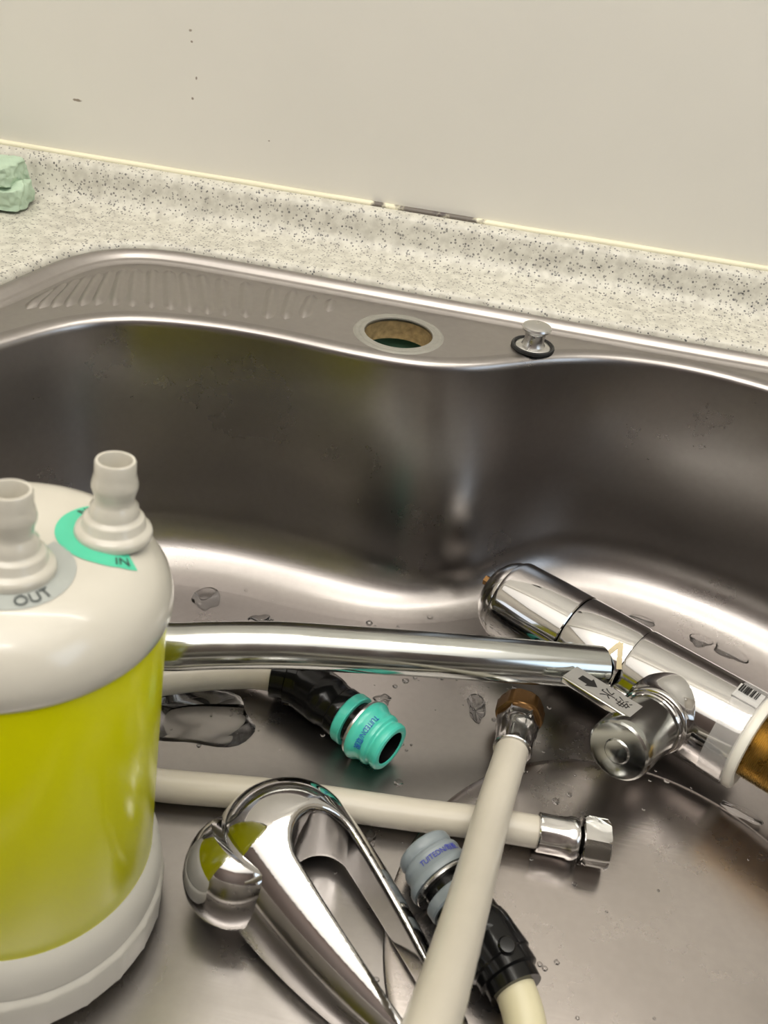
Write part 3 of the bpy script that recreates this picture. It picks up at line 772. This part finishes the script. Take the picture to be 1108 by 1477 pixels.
# ------------------------------------------------------------------ quick connectors
def connector(root, mouth, axis, ring_mat, ink, text, elbow_pts, ref_up, text_deg):
    """axis runs from the mouth to the elbow; sleeve rings, neck, body and bent tail"""
    a = V(axis).normalized(); o = V(mouth)
    obj('collar', lathe([(0.0088, 0.0030), (0.0090, 0.0004), (0.0100, 0.0), (0.0118, 0.0002), (0.0127, 0.0012), (0.0129, 0.0030), (0.0125, 0.0045), (0.0121, 0.0052), (0.0124, 0.0060), (0.0136, 0.0068), (0.0139, 0.0080), (0.0139, 0.0088), (0.0136, 0.0096), (0.0137, 0.0104), (0.0142, 0.0125), (0.0154, 0.0142), (0.0159, 0.0152), (0.0160, 0.0168), (0.0156, 0.0178), (0.0120, 0.0180)], o, a, 72, ref_up), ring_mat, root, sharp=28)
    obj('bore', lathe([(0.0090, 0.0006), (0.0086, 0.0030), (0.0084, 0.0100), (0.0, 0.0105)], o, a, 48, ref_up), M['black'], root, sharp=30)
    obj('steel_ring', lathe([(0.0115, 0.0180), (0.0150, 0.0181), (0.0152, 0.0190), (0.0149, 0.0197), (0.0115, 0.0197)], o, a, 64, ref_up), M['brushed'], root, sharp=30, label='thin metal ring')
    obj('thin_ring', lathe([(0.0112, 0.0238), (0.0133, 0.0239), (0.0138, 0.0245), (0.0138, 0.0285), (0.0132, 0.0293), (0.0112, 0.0294)], o, a, 72, ref_up), ring_mat, root, sharp=30)
    body = lathe([(0.0112, 0.0185), (0.0114, 0.0238), (0.0114, 0.0290), (0.0126, 0.0296), (0.0131, 0.0306), (0.0131, 0.0345), (0.0126, 0.0352), (0.0127, 0.0400), (0.0134, 0.0410), (0.0138, 0.0440), (0.0138, 0.0480), (0.0130, 0.0500), (0.0, 0.0502)], o, a, 64, ref_up)
    P = [V(p) for p in elbow_pts]
    n = len(P)
    def rad(u): return 0.0138 if u < 0.55 else (0.0129 if u < 0.78 else 0.0112)
    el = tube(catmull(P, 8), [rad(i / (8 * (n - 1))) for i in range(8 * (n - 1) + 1)], 36)
    # raised lugs on the elbow
    mid = P[len(P) // 2]
    lug = lathe([(0.0, 0.0016), (0.0030, 0.0015), (0.0036, 0.0008), (0.0038, -0.002), (0.0, -0.002)], mid + V((0, 0, 0.0132)), (0.05, -0.1, 1), 20)
    obj('black_body', join(body, el, lug), M['black'], root, sharp=35)
    # lettering around the collar
    x, y, z = frame(a, ref_up)
    def place(v):
        r = 0.01405 + 0.0001
        th = math.radians(text_deg) - v.x / 0.0140
        t = 0.0112 - v.y
        rr = r + max(0, t - 0.0104) * 0.30 + v.z
        return o + a * t + (x * math.cos(th) + y * math.sin(th)) * rr
    obj('collar_print', wrap(text_geo(text, 0.0038, 0.00005, 0.78), place), ink, root, flat=True, label='small blue lettering')

cg = thing('green_quick_connector', 'black hose elbow with teal green rings, open end towards the viewer', 'hose connector', (-0.035, 0.295, FZ))
gm = V((-0.0085, 0.2770, FZ + 0.0162)); ga = V((-0.0480, 0.0275, -0.0004)).normalized()
g1 = gm + ga * 0.046
connector(cg, gm, ga, M['teal'], M['blue_ink'], 'TUITEDN/\u53d6\u8131', [g1, g1 + ga * 0.008, g1 + ga * 0.014 + V((-0.001, 0.0, 0)), g1 + ga * 0.019 + V((-0.004, -0.0015, 0)), g1 + ga * 0.022 + V((-0.010, -0.003, 0))], (0, 0, 1), -38)
hc0 = g1 + ga * 0.022 + V((-0.009, -0.003, 0))
obj('hose_tube', tube(catmull([hc0, hc0 + V((-0.010, 0.0010, -0.002)), hc0 + V((-0.022, 0.0, -0.0045)), hc0 + V((-0.045, -0.0075, -0.0060)), hc0 + V((-0.075, -0.024, -0.0065)), hc0 + V((-0.10, -0.05, -0.0065))], 8), 0.0083, 28), M['hose'], cg, sharp=60, label='white hose tail leaving the elbow')

cy = thing('grey_quick_connector', 'black hose elbow with grey rings under the rising white hose', 'hose connector', (0.035, 0.21, FZ))
ym = V((0.0145, 0.2265, FZ + 0.0168)); ya = V((0.0400, -0.0445, 0.0)).normalized()
y1 = ym + ya * 0.046
connector(cy, ym, ya, M['grey_pl'], M['navy_ink'], 'TUITEDN/\u53d6\u8131', [y1, y1 + ya * 0.006, y1 + ya * 0.011, y1 + ya * 0.016 + V((0.0005, -0.001, 0)), y1 + ya * 0.020 + V((0.0010, -0.003, 0))], (0, 0, 1), 4)
yh = y1 + ya * 0.018 + V((0.0008, -0.002, 0))
obj('hose_tube', tube(catmull([yh, yh + V((0.0045, -0.009, -0.001)), yh + V((0.0075, -0.019, -0.003)), yh + V((0.0095, -0.034, -0.005)), yh + V((0.008, -0.055, -0.006)), yh + V((0.0, -0.08, -0.0065))], 8), 0.0083, 28), M['hose_y'], cy, sharp=60, label='cream hose tail leaving the elbow')

# ------------------------------------------------------------------ chrome loop lever
lc = V((-0.0437, 0.2076)); ld = V((0.794, -0.608)).normalized(); lp = V((-ld.y, ld.x))   # lp: towards the sink's back
LS = 0.091
CUP = V((-0.0600, 0.1935, FZ + 0.0232))
def lever_mesh():
    vx = 0.0010
    lo = V((-0.100, 0.112, FZ - 0.002)); hi = V((0.066, 0.252, FZ + 0.052))
    nx, ny, nz_ = [int((hi[i] - lo[i]) / vx) + 2 for i in range(3)]
    import numpy as np
    X, Y, Z = np.meshgrid(lo.x + vx * np.arange(nx), lo.y + vx * np.arange(ny), lo.z + vx * np.arange(nz_), indexing='ij')
    def nsmin(a, b, k):
        h = np.maximum(k - np.abs(a - b), 0.0) / k
        return np.minimum(a, b) - h * h * k * 0.25
    def F(X, Y, Z):
        dx, dy = X - lc.x, Y - lc.y
        a = dx * ld.x + dy * ld.y; b = dx * lp.x + dy * lp.y
        ac = np.clip(a, 0, LS)
        u = ac / LS
        # teardrop dome: broad high head, low narrow tail
        rr = 0.0328 - 0.0030 * u - 0.0135 * u * u
        h = 0.0350 - 0.0195 * u
        zb = FZ + 0.0145 - 0.0060 * u
        ex = 2.25
        kq = ((np.hypot(a - ac, b) / rr) ** ex + (np.abs(Z - zb) / h) ** ex) ** (1 / ex)
        body = (kq - 1) * h
        body = -nsmin(-body, Z - (zb - 0.0075), 0.003)
        # open slot through the dome
        us = np.clip((a - 0.0165) / (LS - 0.0165), 0, 1)
        slot = np.hypot(a - np.clip(a, 0.0165, LS), b - 0.0074 * (1 - 0.9 * us)) - (0.0137 - 0.0020 * us - 0.0035 * us * us)
        return -nsmin(-body, slot, 0.0036)
    D = F(X, Y, Z)
    # surface nets
    s = D < 0
    cell = np.zeros((nx - 1, ny - 1, nz_ - 1), int)
    for i in (0, 1):
        for j in (0, 1):
            for k in (0, 1):
                cell += s[i:nx - 1 + i, j:ny - 1 + j, k:nz_ - 1 + k]
    act = (cell > 0) & (cell < 8)
    idx = -np.ones(act.shape, int); ii = np.argwhere(act); idx[act] = np.arange(len(ii))
    P = np.array([lo.x, lo.y, lo.z]) + vx * (ii + 0.5)
    for _ in range(6):                                   # pull the vertices onto the surface
        f = F(P[:, 0], P[:, 1], P[:, 2]); h = 2e-4
        g = np.stack([F(P[:, 0] + h, P[:, 1], P[:, 2]) - F(P[:, 0] - h, P[:, 1], P[:, 2]), F(P[:, 0], P[:, 1] + h, P[:, 2]) - F(P[:, 0], P[:, 1] - h, P[:, 2]), F(P[:, 0], P[:, 1], P[:, 2] + h) - F(P[:, 0], P[:, 1], P[:, 2] - h)], 1) / (2 * h)
        n2 = np.maximum((g * g).sum(1), 0.05)
        P = P - 0.9 * g * (f / n2)[:, None]
    fs = []
    for ax in range(3):
        sl0 = [slice(None)] * 3; sl1 = [slice(None)] * 3
        sl0[ax] = slice(0, -1); sl1[ax] = slice(1, None)
        ch = np.argwhere(s[tuple(sl0)] != s[tuple(sl1)])
        o1, o2 = [(1, 2), (2, 0), (0, 1)][ax]
        for c in ch:
            if c[o1] < 1 or c[o2] < 1: continue
            q = []
            for (e1, e2) in ((0, 0), (1, 0), (1, 1), (0, 1)):
                cc = c.copy(); cc[o1] -= e1; cc[o2] -= e2
                q.append(int(idx[tuple(cc)]) if all(0 <= cc[m] < idx.shape[m] for m in range(3)) else -1)
            if min(q) >= 0: fs.append(tuple(q))
    return [V(p) for p in P.tolist()], fs
lv = thing('tap_lever', 'polished chrome loop lever handle lying in front beside the filter', 'tap handle', (-0.02, 0.18, FZ))
obj('loop', lever_mesh(), M['chrome'], lv, sharp=0)
obj('cup', lathe([(r_ * 0.97, t_ * 0.97) for r_, t_ in [(0.0, -0.0238), (0.006, -0.0230), (0.012, -0.0206), (0.017, -0.0168), (0.0208, -0.0115), (0.0231, -0.0055), (0.0238, 0.0), (0.0234, 0.0050), (0.0222, 0.0090), (0.0205, 0.0122), (0.0185, 0.0130), (0.0, 0.0130)]], CUP, (0.35, 0.55, 0.75), 72), M['chrome'], lv, sharp=40)

# ------------------------------------------------------------------ folded cloth on the worktop
cl = thing('folded_cloth', 'folded mint green microfibre cloth on the worktop against the splash', 'cloth', (-0.350, 0.512, 0.0075))
def pad(c, half, seed, yaw):
    vs, fs = [], []
    bm = bmesh.new()
    bmesh.ops.create_cube(bm, size=2)
    bmesh.ops.subdivide_edges(bm, edges=bm.edges[:], cuts=40, use_grid_fill=True)
    for v in bm.verts:
        p = v.co
        # rounded-box shape
        q = V([math.copysign(abs(x) ** 1.0, x) for x in p])
        r = 0.85
        core = V([max(-r, min(r, x)) for x in q]); dlt = q - core
        if dlt.length > 1e-6: q = core + dlt.normalized() * min(dlt.length, 1 - r)
        w = V((q.x * half[0], q.y * half[1], q.z * half[2]))
        w += V((1, 1, 1)) * 0
        nn = noise.noise_vector(w * 260 + V((seed, 0, 0))) * 0.0015 + noise.noise_vector(w * 55 + V((0, seed, 0))) * 0.0022
        if q.z > -0.9: w += nn
        v.co = w
    bm.verts.index_update()
    R = Matrix.Rotation(yaw, 3, 'Z')
    vs = [R @ v.co + V(c) for v in bm.verts]; fs = [tuple(v.index for v in f.verts) for f in bm.faces]
    bm.free()
    return vs, fs
obj('lower_fold', pad((-0.361, 0.5215, 0.0158), (0.052, 0.0150, 0.0066), 3.1, 0.0), M['cloth'], cl, sharp=0)
obj('upper_fold', pad((-0.364, 0.5235, 0.0288), (0.050, 0.0140, 0.0062), 9.7, 0.0), M['cloth'], cl, sharp=0)

# ------------------------------------------------------------------ water on the steel
def puddle(c, rx, ry, h, yaw, seed, lobes=0.25):
    n, rings = 40, 7
    vs, fs = [], []
    cy_, sy_ = math.cos(yaw), math.sin(yaw)
    vs.append(V((c[0], c[1], c[2] + h)))
    for k in range(1, rings + 1):
        f = k / rings
        for i in range(n):
            a = 2 * PI * i / n
            r = 1 + lobes * noise.noise(V((math.cos(a) * 1.3 + seed, math.sin(a) * 1.3, seed * 0.7))) * 1.6
            x, y = rx * r * f * math.cos(a), ry * r * f * math.sin(a)
            vs.append(V((c[0] + x * cy_ - y * sy_, c[1] + x * sy_ + y * cy_, c[2] + h * (1 - f ** 5) ** 0.6)))
    for i in range(n): fs.append((0, 1 + i, 1 + (i + 1) % n))
    for k in range(rings - 1):
        for i in range(n):
            j = (i + 1) % n
            fs.append((1 + k * n + i, 1 + (k + 1) * n + i, 1 + (k + 1) * n + j, 1 + k * n + j))
    fs.append(tuple(1 + (rings - 1) * n + i for i in reversed(range(n))))
    return vs, fs
wz = FZ + 0.00015
PUD = [
    ((-0.137, 0.3693, wz), 0.0085, 0.0095, 0.0012, 0.3, 1.1, 'kite-shaped water puddle beside the white cap near the back wall'),
    ((-0.100, 0.3610, wz), 0.0065, 0.0060, 0.0012, 0.2, 2.3, 'small water puddle just behind the long spout pipe'),
    ((-0.120, 0.2860, wz), 0.034, 0.020, 0.0003, -0.1, 3.7, 'wide thin water puddle between spout pipe and white hose'),
    ((0.1835, 0.4170, wz), 0.0105, 0.0075, 0.0014, -0.5, 4.9, 'curled water puddle behind the tap barrel'),
    ((0.1655, 0.4215, wz), 0.0070, 0.0060, 0.0013, 0.3, 5.2, 'round water puddle left of the curled one behind the barrel'),
    ((0.1296, 0.4300, wz), 0.0080, 0.0035, 0.0011, -0.1, 6.4, 'thin crescent of water behind the tap sleeve'),
    ((-0.0114, 0.2330, wz), 0.0045, 0.0080, 0.0016, -0.3, 7.3, 'tongue-shaped drop hanging out from under the crossing white hose'),
    ((0.0318, 0.3300, wz), 0.0050, 0.0110, 0.0014, 0.2, 8.8, 'long drop on the floor beside the brass union'),
    ((0.1700, 0.2960, FZ + 0.0024), 0.0100, 0.0040, 0.0011, -0.4, 9.1, 'thin streak of water on the drain cover under the barrel'),
    ((-0.0191, 0.3208, wz), 0.0050, 0.0040, 0.0014, 0.6, 10.4, 'flat drop lying behind the teal connector ring'),
]
for c, rx, ry, h, yaw, seed, lab in PUD:
    tag(obj('water_puddle', puddle(c, rx, ry, h, yaw, seed), M['water'], sharp=0), lab, 'puddle', 'puddles on the sink floor')
beads = []
spots = [(-0.0141, 0.3325), (-0.009, 0.3382), (-0.0017, 0.27), (-0.0027, 0.3937), (0.0029, 0.41), (-0.0668, 0.3673), (0.0766, 0.2778), (0.0835, 0.2837), (0.1341, 0.3054), (-0.0377, 0.378), (-0.05, 0.37)]
for x, y in spots: beads.append(((x, y), random.uniform(0.0014, 0.0026)))
while len(beads) < 150:
    x, y = random.uniform(-0.15, 0.21), random.uniform(0.16, 0.41)
    if random.random() < 0.35: x, y = random.gauss(0.01, 0.03), random.gauss(0.36, 0.02)
    if x > 0.06 and y > 0.40 or y > 0.385 and x < 0.05: continue
    beads.append(((x, y), random.choice([0.0005, 0.0007, 0.0009, 0.0013])))
gb = []
for (x, y), r in beads:
    z0 = FZ + 0.0024 if math.hypot(x - 0.111, y - 0.204) < 0.105 else wz
    gb.append(lathe([(0, r * 0.55), (r * 0.5, r * 0.47), (r * 0.85, r * 0.25), (r, 0.0), (0, 0.0)], (x, y, z0), (0, 0, 1), 12))
tag(obj('water_beads', join(*gb), M['water'], sharp=0), 'small beads of water scattered over the sink floor', 'water', kind='stuff')
